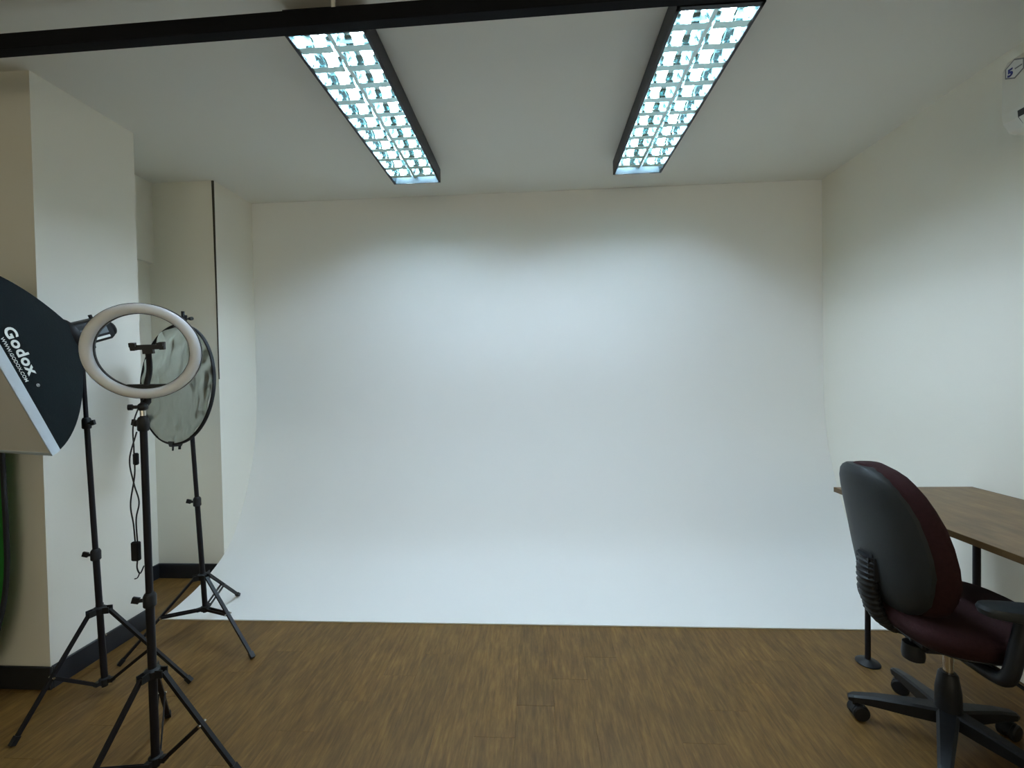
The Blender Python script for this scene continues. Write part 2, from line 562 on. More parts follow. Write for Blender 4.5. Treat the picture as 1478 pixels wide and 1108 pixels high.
# ------------------------------------------------------------------ light stands
def stand(label, name, base, top, feet, hub_z, low_z, r_low, joints, leg_w=.014, brace_frac=.52, knob_side=1, leg_r=.011):
    """base, top: pole axis end points; joints: list of (z, knob direction) clamps along the pole"""
    base, top = Vector(base), Vector(top)
    t = thing(name, label, 'light stand', (base.x, base.y, 0), 'black tripod light stands')
    def at(z):
        return base + (top - base) * ((z - base.z) / (top.z - base.z))
    zs = [base.z] + [j[0] for j in joints] + [top.z]
    n = len(zs) - 1
    for i in range(n):
        r = r_low * (1 - 0.16 * i)
        b_ = B(); rod(b_, at(zs[i]), at(zs[i + 1]), r, seg=16)
        obj('pole_section', b_, 'black', t, smooth=True)
    for i, (z, kd) in enumerate(joints):
        c = at(z); r = r_low * (1 - 0.16 * i) + .006
        b_ = B(); lathe(b_, [(r * .8, -.024), (r, -.020), (r, .014), (r * .86, .020), (r * .7, .024)], c, (0, 0, 1), 16)
        k = Vector((kd[0], kd[1], 0)).normalized()
        cl = obj('clamp', b_, 'plastic', t, smooth=True)
        b_ = B(); rod(b_, c + k * (r - .003), c + k * (r + .016), .006, seg=10)
        s = Vector((-k.y, k.x, 0))
        bar(b_, c + k * (r + .012), c + k * (r + .032) + Vector((0, 0, .006)), .020, .008, (0, 0, 1))
        obj('clamp_knob', b_, 'plastic', cl)
    hub = at(hub_z); low = at(low_z)
    b_ = B(); lathe(b_, [(r_low, -.018), (r_low + .010, -.014), (r_low + .012, .010), (r_low + .004, .016)], hub, (0, 0, 1), 18)
    for f in feet:
        d = Vector((f[0] - base.x, f[1] - base.y, 0)).normalized()
        s = Vector((-d.y, d.x, 0))
        for q in (-1, 1):
            bar(b_, hub + d * .012 + s * q * .011, hub + d * (r_low + .030) + s * q * .011, .026, .004, (0, 0, 1))
    obj('hub', b_, 'plastic', t, smooth=True)
    b_ = B(); lathe(b_, [(r_low, -.016), (r_low + .008, -.012), (r_low + .008, .010), (r_low, .014)], low, (0, 0, 1), 18)
    for f in feet:
        d = Vector((f[0] - base.x, f[1] - base.y, 0)).normalized()
        bar(b_, low + d * .010, low + d * (r_low + .024), .016, .020, (0, 0, 1))
    obj('lower_collar', b_, 'plastic', t, smooth=True)
    for f in feet:
        f = Vector(f)
        d = Vector((f.x - base.x, f.y - base.y, 0)).normalized()
        s = Vector((-d.y, d.x, 0))
        a = hub + d * (r_low + .024)
        e = f + Vector((0, 0, .008))
        b_ = B(); bar(b_, a, e, leg_w, leg_r, s)
        lg = obj('leg', b_, 'black', t)
        b_ = B(); dd = (e - a).normalized()
        bar(b_, e - dd * .025, e + dd * .004, leg_w + .005, leg_r + .005, s)
        obj('rubber_foot', b_, 'plastic', lg)
        m = a + (e - a) * brace_frac
        for q in (-1, 1):
            b_ = B(); bar(b_, low + d * (r_low + .018) + s * q * .0095, m + s * q * .0095, .004, .012, s)
            obj('brace', b_, 'black', lg)
        b_ = B(); rod(b_, m - s * .015, m + s * .015, .004, seg=8)
        obj('rivet', b_, 'chrome', lg)
    return t, at


# stand carrying the flash head and softbox, beside the pillar
stand('black tripod light stand beside the pillar, carrying the flash with the softbox', 'light_stand',
      (-1.878, 1.70, .03), (-1.932, 1.70, 1.455),
      ((-1.951, 1.431, 0), (-1.552, 1.77, 0), (-2.082, 1.885, 0)), .36, .055, .0115,
      [(.60, (-1, -.2)), (1.165, (1, -.2))])

# stand carrying the ring light
RBX, RBY = -1.312, 1.345
stand('black tripod light stand carrying the white ring light', 'light_stand',
      (RBX, RBY, .03), (RBX - .006, RBY, 1.222),
      ((-1.484, 1.581, 0), (-1.36, 1.05, 0), (-1.035, 1.36, 0)), .352, .055, .0123,
      [(.60, (-1, -.3)), (1.195, (-1, .2))])

# stand carrying the reflector disc, one foot on the cove
f2 = (-1.82, 2.44)
stand('black tripod light stand with one foot on the white cove, holding the disc', 'light_stand',
      (-1.748, 2.10, .13), (-1.822, 2.10, 1.70),
      ((-1.381, 1.936, 0), (f2[0], f2[1], cyc_z(f2[1])), (-1.985, 1.865, 0)), .318, .150, .0118,
      [(.71, (-1, -.2)), (1.20, (-1, -.3))], brace_frac=.48)


# ------------------------------------------------------------------ ring light
RC = Vector((-1.304, 1.34, 1.437))
az, el = math.radians(-60), math.radians(-7)
rn = Vector((math.cos(el) * math.cos(az), math.cos(el) * math.sin(az), math.sin(el)))
ru = Vector((0, 0, 1)).cross(rn).normalized(); rv = rn.cross(ru)
t = thing('ring_light', 'white ring light with a phone clamp in its middle', 'ring light', (RC.x, RC.y, 1.24))


def ring_sweep(bm, section, seg=72):
    """section: list of (radius, offset along normal)"""
    vr = []
    for i in range(seg):
        a = 2 * PI * i / seg
        d = ru * math.cos(a) + rv * math.sin(a)
        vr.append([bm.verts.new(RC + d * r + rn * h) for r, h in section])
    for i in range(seg):
        A, C_ = vr[i], vr[(i + 1) % seg]
        for k in range(len(section)):
            l = (k + 1) % len(section)
            bm.faces.new((A[k], A[l], C_[l], C_[k]))


bm = B()
sec_ = [(.1415 + .0165 * math.cos(a), .004 + .015 * math.sin(a)) for a in [PI * k / 10 for k in range(11)]]
ring_sweep(bm, sec_ + [(.125, 0.0), (.158, 0.0)])
obj('diffuser', bm, 'ring', t, smooth=True)
bm = B(); ring_sweep(bm, [(.1595, .0035), (.1235, .0035), (.1235, -.012), (.129, -.020), (.154, -.020), (.1595, -.012)])
hs = obj('back_housing', bm, 'plastic', t, smooth=True)
# bar across the lower inside of the ring
bm = B()
c0 = RC - rv * .120 - rn * .004
loft(bm, [[c0 + ru * s * .052 + rv * a + rn * b for a, b in ((-.012, -.010), (.009, -.010), (.009, .004), (-.012, .004))] for s in (-1, 1)])
obj('mounting_bar', bm, 'plastic', hs)
# stem and phone clamp
PCc = RC + ru * .010 + rv * .010 - rn * .01
bm = B(); tube(bm, catmull([c0 + rv * .005, c0 + rv * .055 + ru * .008 - rn * .012, PCc - rv * .012], 6), .0085, 10)
obj('clamp_stem', bm, 'plastic', t, smooth=True)
bm = B()
def obox(bm, c, a, b, d, ha, hb, hd):
    loft(bm, [[c + d * q * hd + a * i * ha + b * j * hb for i, j in ((1, 1), (-1, 1), (-1, -1), (1, -1))] for q in (-1, 1)])
tilt = ru * math.cos(.06) + rv * math.sin(.06)
tv = rn.cross(tilt)
obox(bm, PCc + tv * .004, tilt, tv, rn, .034, .008, .012)
for s in (-1, 1):
    e = PCc + tilt * s * .038
    loft(bm, [[e + tilt * x + tv * y + rn * q * .013 for x, y in ((-.006, -.006), (.006, -.006), (.008 * 1 if s > 0 else .006, .020), (-.006 if s > 0 else -.008, .020))] for q in (-1, 1)])
    obox(bm, PCc + tilt * s * .036 + rn * .014 + tv * .012, tilt, tv, rn, .008, .006, .008)
obox(bm, PCc - tv * .010, tilt, tv, rn, .014, .008, .011)
obj('phone_clamp', bm, 'plastic', t)
# ball joint and spigot between ring and pole
pt = Vector((RBX - .006, RBY, 1.222))
jb = RC - rv * .168 - rn * .008
bm = B(); rod(bm, RC - rv * .150 - rn * .01, jb, .010, seg=12)
obj('ring_neck', bm, 'plastic', t, smooth=True)
bm = B(); rod(bm, pt, pt + Vector((0, 0, .020)), .0085, seg=14)
obj('spigot', bm, 'chrome', t, smooth=True)
bm = B()
bmesh.ops.create_uvsphere(bm, u_segments=16, v_segments=10, radius=.015, matrix=Matrix.Translation((pt + Vector((0, 0, .030)) + jb) / 2 if False else pt + Vector((0, 0, .030))))
rod(bm, pt + Vector((0, 0, .028)), jb, .011, seg=12)
k0 = pt + Vector((0, 0, .030))
rod(bm, k0, k0 - ru * .034, .006, seg=10)
rod(bm, k0 - ru * .026, k0 - ru * .038, .010, seg=8)
obj('ball_joint', bm, 'plastic', t, smooth=True)

# cord with its inline switch hanging down the ring-light pole
t = thing('power_cord', 'thin black cord with an inline switch hanging along the ring light pole', 'cord', (RBX - .03, RBY, .66))
bm = B()
start = RC - rv * .150 - rn * .02 - ru * .012
sw = Vector((RBX - .034, RBY - .012, .770))
tube(bm, catmull([start, (RBX - .036, RBY - .004, 1.20), (RBX - .030, RBY - .012, 1.11), (RBX - .022, RBY - .020, 1.03), (RBX - .046, RBY - .014, .93),
                  (RBX - .040, RBY - .012, .86), sw + Vector((-.002, 0, .028))], 8), .0022, 6)
tube(bm, catmull([(RBX - .020, RBY - .010, 1.17), (RBX - .036, RBY - .022, 1.08), (RBX - .024, RBY - .022, 1.0), (RBX - .004, RBY - .026, .94), (RBX - .020, RBY - .022, .88),
                  sw + Vector((.006, 0, .028))], 8), .0022, 6)
tube(bm, catmull([sw + Vector((.004, 0, -.028)), (RBX - .026, RBY - .018, .715), (RBX - .012, RBY - .022, .70), (RBX + .002, RBY - .022, .725)], 8), .0022, 6)
tube(bm, catmull([(RBX - .014, RBY - .022, .70), (RBX - .022, RBY - .022, .685), (RBX - .034, RBY - .02, .68)], 6), .0018, 6)
obj('cord', bm, 'plastic', t, smooth=True)
bm = B(); bevbox(bm, sw.x - .013, sw.x + .013, sw.y - .008, sw.y + .008, sw.z - .032, sw.z + .032, .003)
obj('inline_switch', bm, 'plastic', t, smooth=True)
bm = B(); bevbox(bm, RBX - .026, RBX - .012, RBY - .024, RBY - .010, 1.06, 1.10, .003)
obj('cable_clip', bm, 'plastic', t)

# ------------------------------------------------------------------ round reflector
DC = Vector((-1.800, 2.02, 1.325)); DR = .298
az, el = math.radians(-110), math.radians(4)
dn = Vector((math.cos(el) * math.cos(az), math.cos(el) * math.sin(az), math.sin(el)))
du = Vector((0, 0, 1)).cross(dn).normalized(); dv = dn.cross(du)
t = thing('reflector_disc', 'round crinkled silver reflector disc with a black rim', 'reflector', (DC.x, DC.y, DC.z - DR))
bm = B()
rng = random.Random(3)
NR, NS = 36, 160
ph = [rng.uniform(0, 6.28) for _ in range(6)]
def crinkle(a, r):
    x, y = r * math.cos(a), r * math.sin(a)
    w = (r / DR)
    wr = abs(math.sin(30 * (x + .55 * y) + 2.2 * math.sin(11 * y + ph[4]))) ** .6 * (.35 + max(0, x - y) * 3.2)
    return w * (.006 * wr + .004 * math.sin(26 * x + 14 * y + ph[0]) + .003 * math.sin(48 * x - 30 * y + ph[1]) + .0045 * math.sin(9 * a + ph[2]) * w * (1 - .4 * w)
                + .003 * math.sin(70 * (y - .5 * x) + ph[3] + 6 * x))
vc = {}
for side in (0, 1):
    cen = bm.verts.new(DC - dn * .002 * side)
    prev = None
    for i in range(1, NR + 1):
        r = DR * .985 * i / NR
        row = [bm.verts.new(DC + (du * math.cos(2 * PI * k / NS) + dv * math.sin(2 * PI * k / NS)) * r
                            + dn * (crinkle(2 * PI * k / NS, r) - .002 * side)) for k in range(NS)]
        for k in range(NS):
            l = (k + 1) % NS
            if prev is None:
                bm.faces.new((cen, row[k], row[l]))
            else:
                bm.faces.new((prev[k], row[k], row[l], prev[l]))
        prev = row
    vc[side] = prev
obj('silver_cloth', bm, 'silver', t, smooth=True)
bm = B()
path = [DC + (du * math.cos(2 * PI * k / 96) + dv * math.sin(2 * PI * k / 96)) * DR for k in range(96)]
vr = []
for k, p in enumerate(path):
    d = (p - DC).normalized()
    vr.append([bm.verts.new(p + d * .006 * math.cos(q) + dn * .009 * math.sin(q)) for q in [2 * PI * j / 8 for j in range(8)]])
for k in range(96):
    A, C_ = vr[k], vr[(k + 1) % 96]
    for j in range(8):
        bm.faces.new((A[j], A[(j + 1) % 8], C_[(j + 1) % 8], C_[j]))
obj('rim', bm, 'blacktrim', t, smooth=True)
# the clip arm that holds it: a thin rod behind the disc, a clip at top and bottom
t = thing('reflector_holder', 'black clip arm gripping the round reflector at top and bottom', 'holder', (-1.81, 2.08, 1.0))
tp, bt = DC + dv * DR, DC - dv * DR
bm = B(); rod(bm, bt - dn * .03 - dv * .03, tp - dn * .03 + dv * .055, .006, seg=10)
obj('arm', bm, 'black', t, smooth=True)
for c, s in ((tp, 1), (bt, -1)):
    bm = B()
    loft(bm, [[c + du * i * hw + dn * j + dv * s * h for i, j in ((1, .012), (-1, .012), (-1, -.034), (1, -.034))] for h, hw in ((-.012, .022), (.004, .016), (.014, .008))])
    if s > 0:
        k0 = c - dn * .03 + dv * .035
        rod(bm, k0, k0 + du * .045, .004, seg=8)
        rod(bm, k0 + du * .035, k0 + du * .052, .009, seg=8)
    else:
        rod(bm, c - dv * .01, c - dv * .034, .004, seg=8)
    obj('clip', bm, 'plastic', t)
bm = B(); c = Vector((-1.812, 2.10, 1.52)); bevbox(bm, c.x - .018, c.x + .018, c.y - .045, c.y + .02, c.z - .02, c.z + .02, .004)
obj('arm_clamp', bm, 'plastic', t)

# ------------------------------------------------------------------ softbox with flash head
SB_S = Vector((-1.985, 1.68, 1.53))
sn = Vector((-.172, -.911, -.376)).normalized()
KT = Vector((-1.815, 1.19, 1.72)); KB = Vector((-1.78, 1.455, 1.072))
sv = (KT - KB).normalized(); sv = (sv - sn * sv.dot(sn)).normalized()
su = sv.cross(sn).normalized()
if su.x < 0:
    su = -su
SD = .344
SBC = SB_S + sn * SD
HW, HH = .25, .35
t = thing('softbox', 'black rectangular softbox with white lettering and pale diffuser front', 'softbox', (SBC.x, SBC.y, SBC.z - .4))


def sb_point(side_u, side_v, tt):
    """tt 0 at the front rim, 1 at the speed ring; side_u, side_v in -1..1 around the perimeter"""
    s = 1 - .76 * tt ** 1.6
    puff = .012 * math.sin(PI * min(tt * 1.05, 1)) ** 1.0
    a = side_u * (HW * (1 - tt) ** 0 * s + 0)
    b_ = side_v * HH * (1 - .82 * tt ** 1.6)
    m = max(abs(side_u), abs(side_v))
    ou = (puff * (1 - side_v ** 2) * (1 if side_u > 0 else -1)) if abs(side_u) >= .999 else 0
    ov = (puff * (1 - side_u ** 2) * (1 if side_v > 0 else -1)) if abs(side_v) >= .999 else 0
    return SBC - sn * SD * tt + su * (a + ou) + sv * (b_ + ov)


def perimeter(n=10):
    P_ = []
    for i in range(n): P_.append((1, -1 + 2 * i / n))
    for i in range(n): P_.append((1 - 2 * i / n, 1))
    for i in range(n): P_.append((-1, 1 - 2 * i / n))
    for i in range(n): P_.append((-1 + 2 * i / n, -1))
    return P_


per = perimeter()
T0 = .085
bm = B()
loft(bm, [[sb_point(a, b_, tt) for a, b_ in per] for tt in [T0 + (1 - T0) * k / 16 for k in range(17)]], cap=False)
loft(bm, [[sb_point(a, b_, tt) + (SBC - sn * SD * tt - sb_point(a, b_, tt)).normalized() * .004 for a, b_ in per] for tt in [T0 + (1 - T0) * k / 16 for k in range(17)]], cap=False)
fab = obj('fabric_body', bm, 'fabric', t, smooth=True, label='black fabric with white lettering')
bm = B()
loft(bm, [[sb_point(a, b_, tt) + (sb_point(a, b_, tt) - (SBC - sn * SD * tt)).normalized() * .002 for a, b_ in per] for tt in (0, .04, T0 + .003)], cap=False)
loft(bm, [[sb_point(a * .985, b_ * .985, tt) for a, b_ in per] for tt in (0, .07)], cap=False)
obj('hem', bm, 'hem', t, label='pale grey hem around the front of the softbox')
bm = B()
bm.faces.new([bm.verts.new(sb_point(a, b_, .0) * .0 + SBC + su * a * HW * .995 + sv * b_ * HH * .995 - sn * .006) for a, b_ in per])
bm.faces.new([bm.verts.new(SBC + su * a * HW * .995 + sv * b_ * HH * .995 - sn * .010) for a, b_ in reversed(per)])
obj('diffuser', bm, 'diffuser', t)


def on_side(uu, vv):
    """right fabric panel: uu metres from rim towards the ring, vv metres down from the middle"""
    tt = min(max(uu / .40, 0), 1)
    b_ = min(max(-vv / (HH * (1 - .82 * tt ** 1.6)), -1), 1)
    p = sb_point(1, b_, tt)
    p1 = sb_point(1, b_, min(tt + .02, 1)); p2 = sb_point(1, max(b_ - .04, -1), tt)
    n = (p1 - p).cross(p2 - p)
    if n.length < 1e-9:
        return p
    n.normalize()
    if n.dot(su) < 0:
        n = -n
    return p, n


def lettering(name, body, size, bold, u0, v0, spacing=1.0):
    tb = text_bm(body, size, bold, .0004, spacing)
    bmesh.ops.triangulate(tb, faces=tb.faces)
    bmesh.ops.subdivide_edges(tb, edges=[e for e in tb.edges if e.calc_length() > size * .3], cuts=1)
    for v in tb.verts:
        p, n = on_side(u0 + v.co.y, v0 + v.co.x)
        v.co = p + n * (.0016 + v.co.z)
    obj(name, tb, 'print', fab)


lettering('printed_name', 'Godox', .056, .0017, .0680, -.116, 1.10)
lettering('printed_web_address', 'WWW.GODOX.COM', .0165, .0001, .0455, -.088, 1.02)
lettering('registered_mark', '®', .016, .0, .074, .092)

# speed ring and flash head
hd = -sn
t = thing('flash_head', 'black studio flash head behind the softbox on its stand', 'flash', (-1.932, 1.70, 1.45))
bm = B(); lathe(bm, [(.070, -.01), (.076, 0), (.076, .018), (.06, .022)], SB_S, hd, 28)
obj('speed_ring', bm, 'black', t, smooth=True)
hs_, hu = frame(hd)[0], None
hu = Vector((0, 0, 1)).cross(hd).normalized(); hv = hd.cross(hu)
def rrect(c, a, b_, hw, hh, r, n=4):
    pts = []
    for sx, sy, a0 in ((1, 1, 0), (-1, 1, 90), (-1, -1, 180), (1, -1, 270)):
        for k in range(n + 1):
            q = math.radians(a0 + 90 * k / n)
            pts.append(c + a * (sx * (hw - r) + r * math.cos(q)) + b_ * (sy * (hh - r) + r * math.sin(q)))
    return pts
bm = B()
loft(bm, [rrect(SB_S + hd * l, hu, hv, hw, hh, .018) for l, hw, hh in ((.015, .044, .046), (.03, .048, .050), (.145, .048, .050), (.16, .042, .044), (.165, .028, .030))])
body = obj('body', bm, 'plastic', t, smooth=True)
sd = hu if (Vector((0, 0, CAM_H)) - SB_S).dot(hu) > 0 else -hu
bm = B(); c = SB_S + hd * .085 + sd * .0485
loft(bm, [[c + hd * i * .050 + hv * j * .017 + sd * q for i, j in ((1, 1), (-1, 1), (-1, -1), (1, -1))] for q in (0, .0012)])
obj('side_label', bm, 'greylabel', body)
bm = B(); c = SB_S + hd * .100 + sd * .0485 - hv * .032
loft(bm, [[c + hd * i * .034 + hv * j * .005 + sd * q for i, j in ((1, 1), (-1, 1), (-1, -1), (1, -1))] for q in (0, .0012)])
obj('printed_strip', bm, 'print', body)
bm = B(); c = SB_S + hd * .125 + hv * .050
rod(bm, c - hv * .004, c + hv * .016, .007, seg=10)
obj('top_knob', bm, 'plastic', body)
# bracket and tilt lever down to the stand
bm = B()
pb = Vector((-1.932, 1.70, 1.45))
c = SB_S + hd * .075 - hv * .055
bar(bm, c, pb + Vector((0, 0, .02)), .034, .030, hd)
rod(bm, pb + Vector((0, 0, -.045)), pb + Vector((0, 0, .03)), .020, seg=14)
rod(bm, pb - sd * .0 + Vector((0, 0, .012)), pb + Vector((-.05, -.01, .012)), .009, seg=10)
rod(bm, pb + Vector((-.042, -.01, .012)), pb + Vector((-.056, -.01, .012)), .016, seg=10)
obj('tilt_bracket', bm, 'plastic', t, smooth=True)
bm = B(); c = SB_S + hd * .167
lathe(bm, [(.030, -.004), (.034, .008), (.030, .016), (.012, .020)], c - hv * .01, hd, 18)
obj('rear_dial', bm, 'plastic', t, smooth=True)

# ------------------------------------------------------------------ folded green backdrop by the pillar
t = thing('green_backdrop', 'green pop-up backdrop with black rim leaning by the pillar', 'backdrop', (-2.80, 1.64, 0))
GC = Vector((-2.775, 1.645, .775)); GW, GH = .54, .765
def sup(a, k=1.0, n=3.2):
    c, s = math.cos(a), math.sin(a)
    return (math.copysign(abs(c) ** (2 / n), c) * GW * k, math.copysign(abs(s) ** (2 / n), s) * GH * k)
bm = B()
def gpt(a, k, dy):
    x, z = sup(a, k)
    return GC + Vector((x, dy + .02 * (z / GH) - .0 + .006 * math.sin(9 * x) * math.sin(7 * z), z))
loft(bm, [[gpt(2 * PI * i / 72, k, dy) for i in range(72)] for k, dy in ((.02, -.001), (.35, -.001), (.7, -.001), (.985, -.001), (.985, .002), (.5, .002), (.02, .002))])
obj('cloth', bm, 'green', t, smooth=True)
bm = B()
vr = []
for i in range(72):
    p = gpt(2 * PI * i / 72, 1, 0); d = (p - GC).normalized()
    vr.append([bm.verts.new(p + d * .010 * math.cos(q) + Vector((0, .008 * math.sin(q), 0))) for q in [2 * PI * j / 8 for j in range(8)]])
for k in range(72):
    A, C_ = vr[k], vr[(k + 1) % 72]
    for j in range(8):
        bm.faces.new((A[j], A[(j + 1) % 8], C_[(j + 1) % 8], C_[j]))
obj('rim', bm, 'blacktrim', t, smooth=True)

# ------------------------------------------------------------------ desk
DX0, DX1, DY0, DY1, DZ = 1.405, 2.027, .78, 2.085, .78
t = thing('desk', 'brown wood-topped desk on black adjustable legs against the wall', 'desk', ((DX0 + DX1) / 2, (DY0 + DY1) / 2, 0))
bm = B(); box(bm, DX0 + .0015, DX1 - .0015, DY0 + .0015, DY1 - .0015, DZ - .022, DZ)
top = obj('desk_top', bm, 'desk', t)
bm = B()
for a in ((DX0, DX0 + .0015, DY0, DY1), (DX1 - .0015, DX1, DY0, DY1), (DX0, DX1, DY0, DY0 + .0015), (DX0, DX1, DY1 - .0015, DY1)):
    box(bm, *a, DZ - .022, DZ - .0005)
obj('edge_band', bm, 'deskedge', top)
for x, y in ((1.488, 1.992), (1.955, 1.992), (1.488, .87), (1.955, .87)):
    bm = B(); rod(bm, (x, y, .27), (x, y, DZ - .022), .0135, seg=18)
    lg = obj('leg', bm, 'black', t, smooth=True)
    bm = B(); rod(bm, (x, y, .012), (x, y, .30), .0108, seg=16)
    obj('inner_tube', bm, 'black', lg, smooth=True)
    bm = B(); lathe(bm, [(.045, 0.0), (.047, .004), (.043, .009), (.016, .015), (.012, .019)], (x, y, 0), (0, 0, 1), 24)
    obj('foot_disc', bm, 'plastic', lg, smooth=True)
    bm = B(); lathe(bm, [(.0135, -.022), (.017, -.018), (.017, .018), (.0135, .022)], (x, y, .275), (0, 0, 1), 18)
    rod(bm, (x + .012, y, .275), (x + .034, y, .275), .005, seg=8)
    obj('height_collar', bm, 'plastic', lg, smooth=True)
    bm = B(); bevbox(bm, x - .045, x + .045, y - .045, y + .045, DZ - .027, DZ - .022, .002, 1)
    obj('mounting_plate', bm, 'black', lg)

# ------------------------------------------------------------------ office chair
CHX, CHY = 1.437, 1.561
CROT = math.radians(-6)
t = thing('office_chair', 'black swivel office chair with maroon fabric drawn up to the desk', 'chair', (CHX, CHY, 0))
CM = Matrix.Translation((CHX, CHY, 0)) @ Matrix.Rotation(CROT, 4, 'Z')


def cobj(name, bm, m, parent=t, smooth=True, label=None):
    bm.transform(CM)
    return obj(name, bm, m, parent, smooth=smooth, label=label)


def sup_ring(cx, cy, cz, hx, hy, n=2.6, seg=32, plane='xy', tiltx=0):
    out = []
    for i in range(seg):
        a = 2 * PI * i / seg
        c, s = math.cos(a), math.sin(a)
        x = math.copysign(abs(c) ** (2 / n), c) * hx
        y = math.copysign(abs(s) ** (2 / n), s) * hy
        out.append(Vector((cx + x, cy + y, cz + x * tiltx)))
    return out


# seat cushion: waterfall front, rounded edges
bm = B()
loft(bm, [sup_ring(.02, 0, z, hx, hy, 3.4) for z, hx, hy in ((.425, .19, .19), (.432, .215, .218), (.455, .232, .236), (.480, .235, .240), (.500, .226, .230), (.510, .205, .208), (.513, .14, .14))])
seat = cobj('seat', bm, 'maroon', label='maroon fabric seat cushion')
bm = B()
loft(bm, [sup_ring(.02, 0, z, hx, hy, 3.2) for z, hx, hy in ((.398, .12, .12), (.404, .165, .165), (.416, .195, .198), (.432, .218, .222), (.438, .216, .220))])
cobj('seat_pan', bm, 'plastic', seat)


# backrest: cushion and moulded outer shell
def back_x(z):
    k = (z - .50) / .50
    return -.150 - .015 * math.sin(PI * min(1, max(0, k)) * 1.0) * -1.0 * .6 - .095 * k


def half_w(z, z0=.50, z1=1.0):
    k = (z - z0) / (z1 - z0)
    pts = ((0, .100), (.06, .150), (.15, .185), (.32, .212), (.5, .214), (.68, .200), (.82, .172), (.92, .132), (.975, .085), (1, .03))
    for (a, wa), (b_, wb) in zip(pts[:-1], pts[1:]):
        if a <= k <= b_:
            return wa + (wb - wa) * (k - a) / (b_ - a)
    return .03


bm = B()
zz = [.50 + .50 * k for k in (0, .03, .07, .12, .2, .3, .42, .55, .66, .76, .84, .9, .94, .97, .99, 1)]
def cush(z):
    k = (z - .5) / .5
    th = .056 * (min(1, (k + .04) * 9, (1.03 - k) * 12)) ** .5
    w = half_w(z)
    ring = []
    for i in range(28):
        a = 2 * PI * i / 28
        c, s = math.cos(a), math.sin(a)
        y = math.copysign(abs(s) ** .75, s) * w
        x = math.copysign(abs(c) ** .75, c) * th + .07 * (y / .21) ** 2 * .6
        ring.append(Vector((back_x(z) + x, y, z)))
    return ring
loft(bm, [cush(z) for z in zz])
back = cobj('backrest', bm, 'maroon', label='maroon fabric backrest cushion')
bm = B()
z2 = [.505 + .488 * k for k in (0, .03, .07, .13, .22, .34, .46, .58, .7, .8, .88, .94, .975, 1)]
def shell(z):
    k = (z - .505) / .488
    bul = .036 * (min(1, (k + .03) * 7, (1.02 - k) * 9)) ** .5
    w = half_w(min(max(z, .502), .997)) * (.90 - .0 * k)
    outer, inner = [], []
    for i in range(17):
        s = -1 + 2 * i / 16
        y = s * w
        curve = .042 * (y / .21) ** 2
        x = back_x(z) - .046 + curve - bul * (1 - s * s) ** .55
        outer.append(Vector((x, y, z)))
        inner.append(Vector((back_x(z) - .026 + curve, y, z)))
    return outer + inner[::-1]
loft(bm, [shell(z) for z in z2])
cobj('back_shell', bm, 'shell', back, label='charcoal moulded plastic back shell')

# ribbed J-shaped back support
bm = B()
jp = catmull([(-.248, 0, .665), (-.254, 0, .60), (-.248, 0, .53), (-.226, 0, .465), (-.185, 0, .425), (-.13, 0, .405), (-.05, 0, .398)], 14)
rad = []
for i, p in enumerate(jp):
    k = i / (len(jp) - 1)
    rib = .0045 * (1 if (i % 4) < 2 else 0) if k < .72 else 0
    rad.append((.040 - .010 * k + rib, .024 - .004 * k + rib))
tube(bm, jp, .03, 16, rad)
jb_ = cobj('back_support', bm, 'plastic', label='ribbed black back support bar')
bm = B(); bevbox(bm, -.270, -.195, -.045, .045, .58, .68, .012)
cobj('back_bracket', bm, 'plastic', jb_)
# tilt mechanism, tension knob and lever
bm = B(); bevbox(bm, -.12, .10, -.07, .07, .355, .400, .012)
mech = cobj('tilt_mechanism', bm, 'plastic')
bm = B(); lathe(bm, [(.020, .055), (.030, .050), (.033, .010), (.031, -.004), (.022, -.010)], (-.115, -.01, .312), (0, 0, 1), 20)
rod(bm, (-.115, -.01, .36), (-.115, -.01, .40), .010)
cobj('tension_knob', bm, 'plastic', mech)
bm = B(); tube(bm, catmull([Vector((.02, -.06, .375)), Vector((.03, -.18, .37)), Vector((.04, -.27, .362))], 6), .006, 8)
bevbox(bm, .028, .056, -.33, -.26, .353, .370, .004)
cobj('height_lever', bm, 'plastic', mech)
# gas lift and column
bm = B(); rod(bm, (0, 0, .20), (0, 0, .37), .0145, seg=18); cobj('gas_lift', bm, 'chrome', label='bare metal gas lift')
bm = B(); lathe(bm, [(.022, .262), (.027, .256), (.035, .20), (.037, .12), (.036, .085), (.026, .075)], (0, 0, 0), (0, 0, 1), 22)
cobj('column_cover', bm, 'plastic')
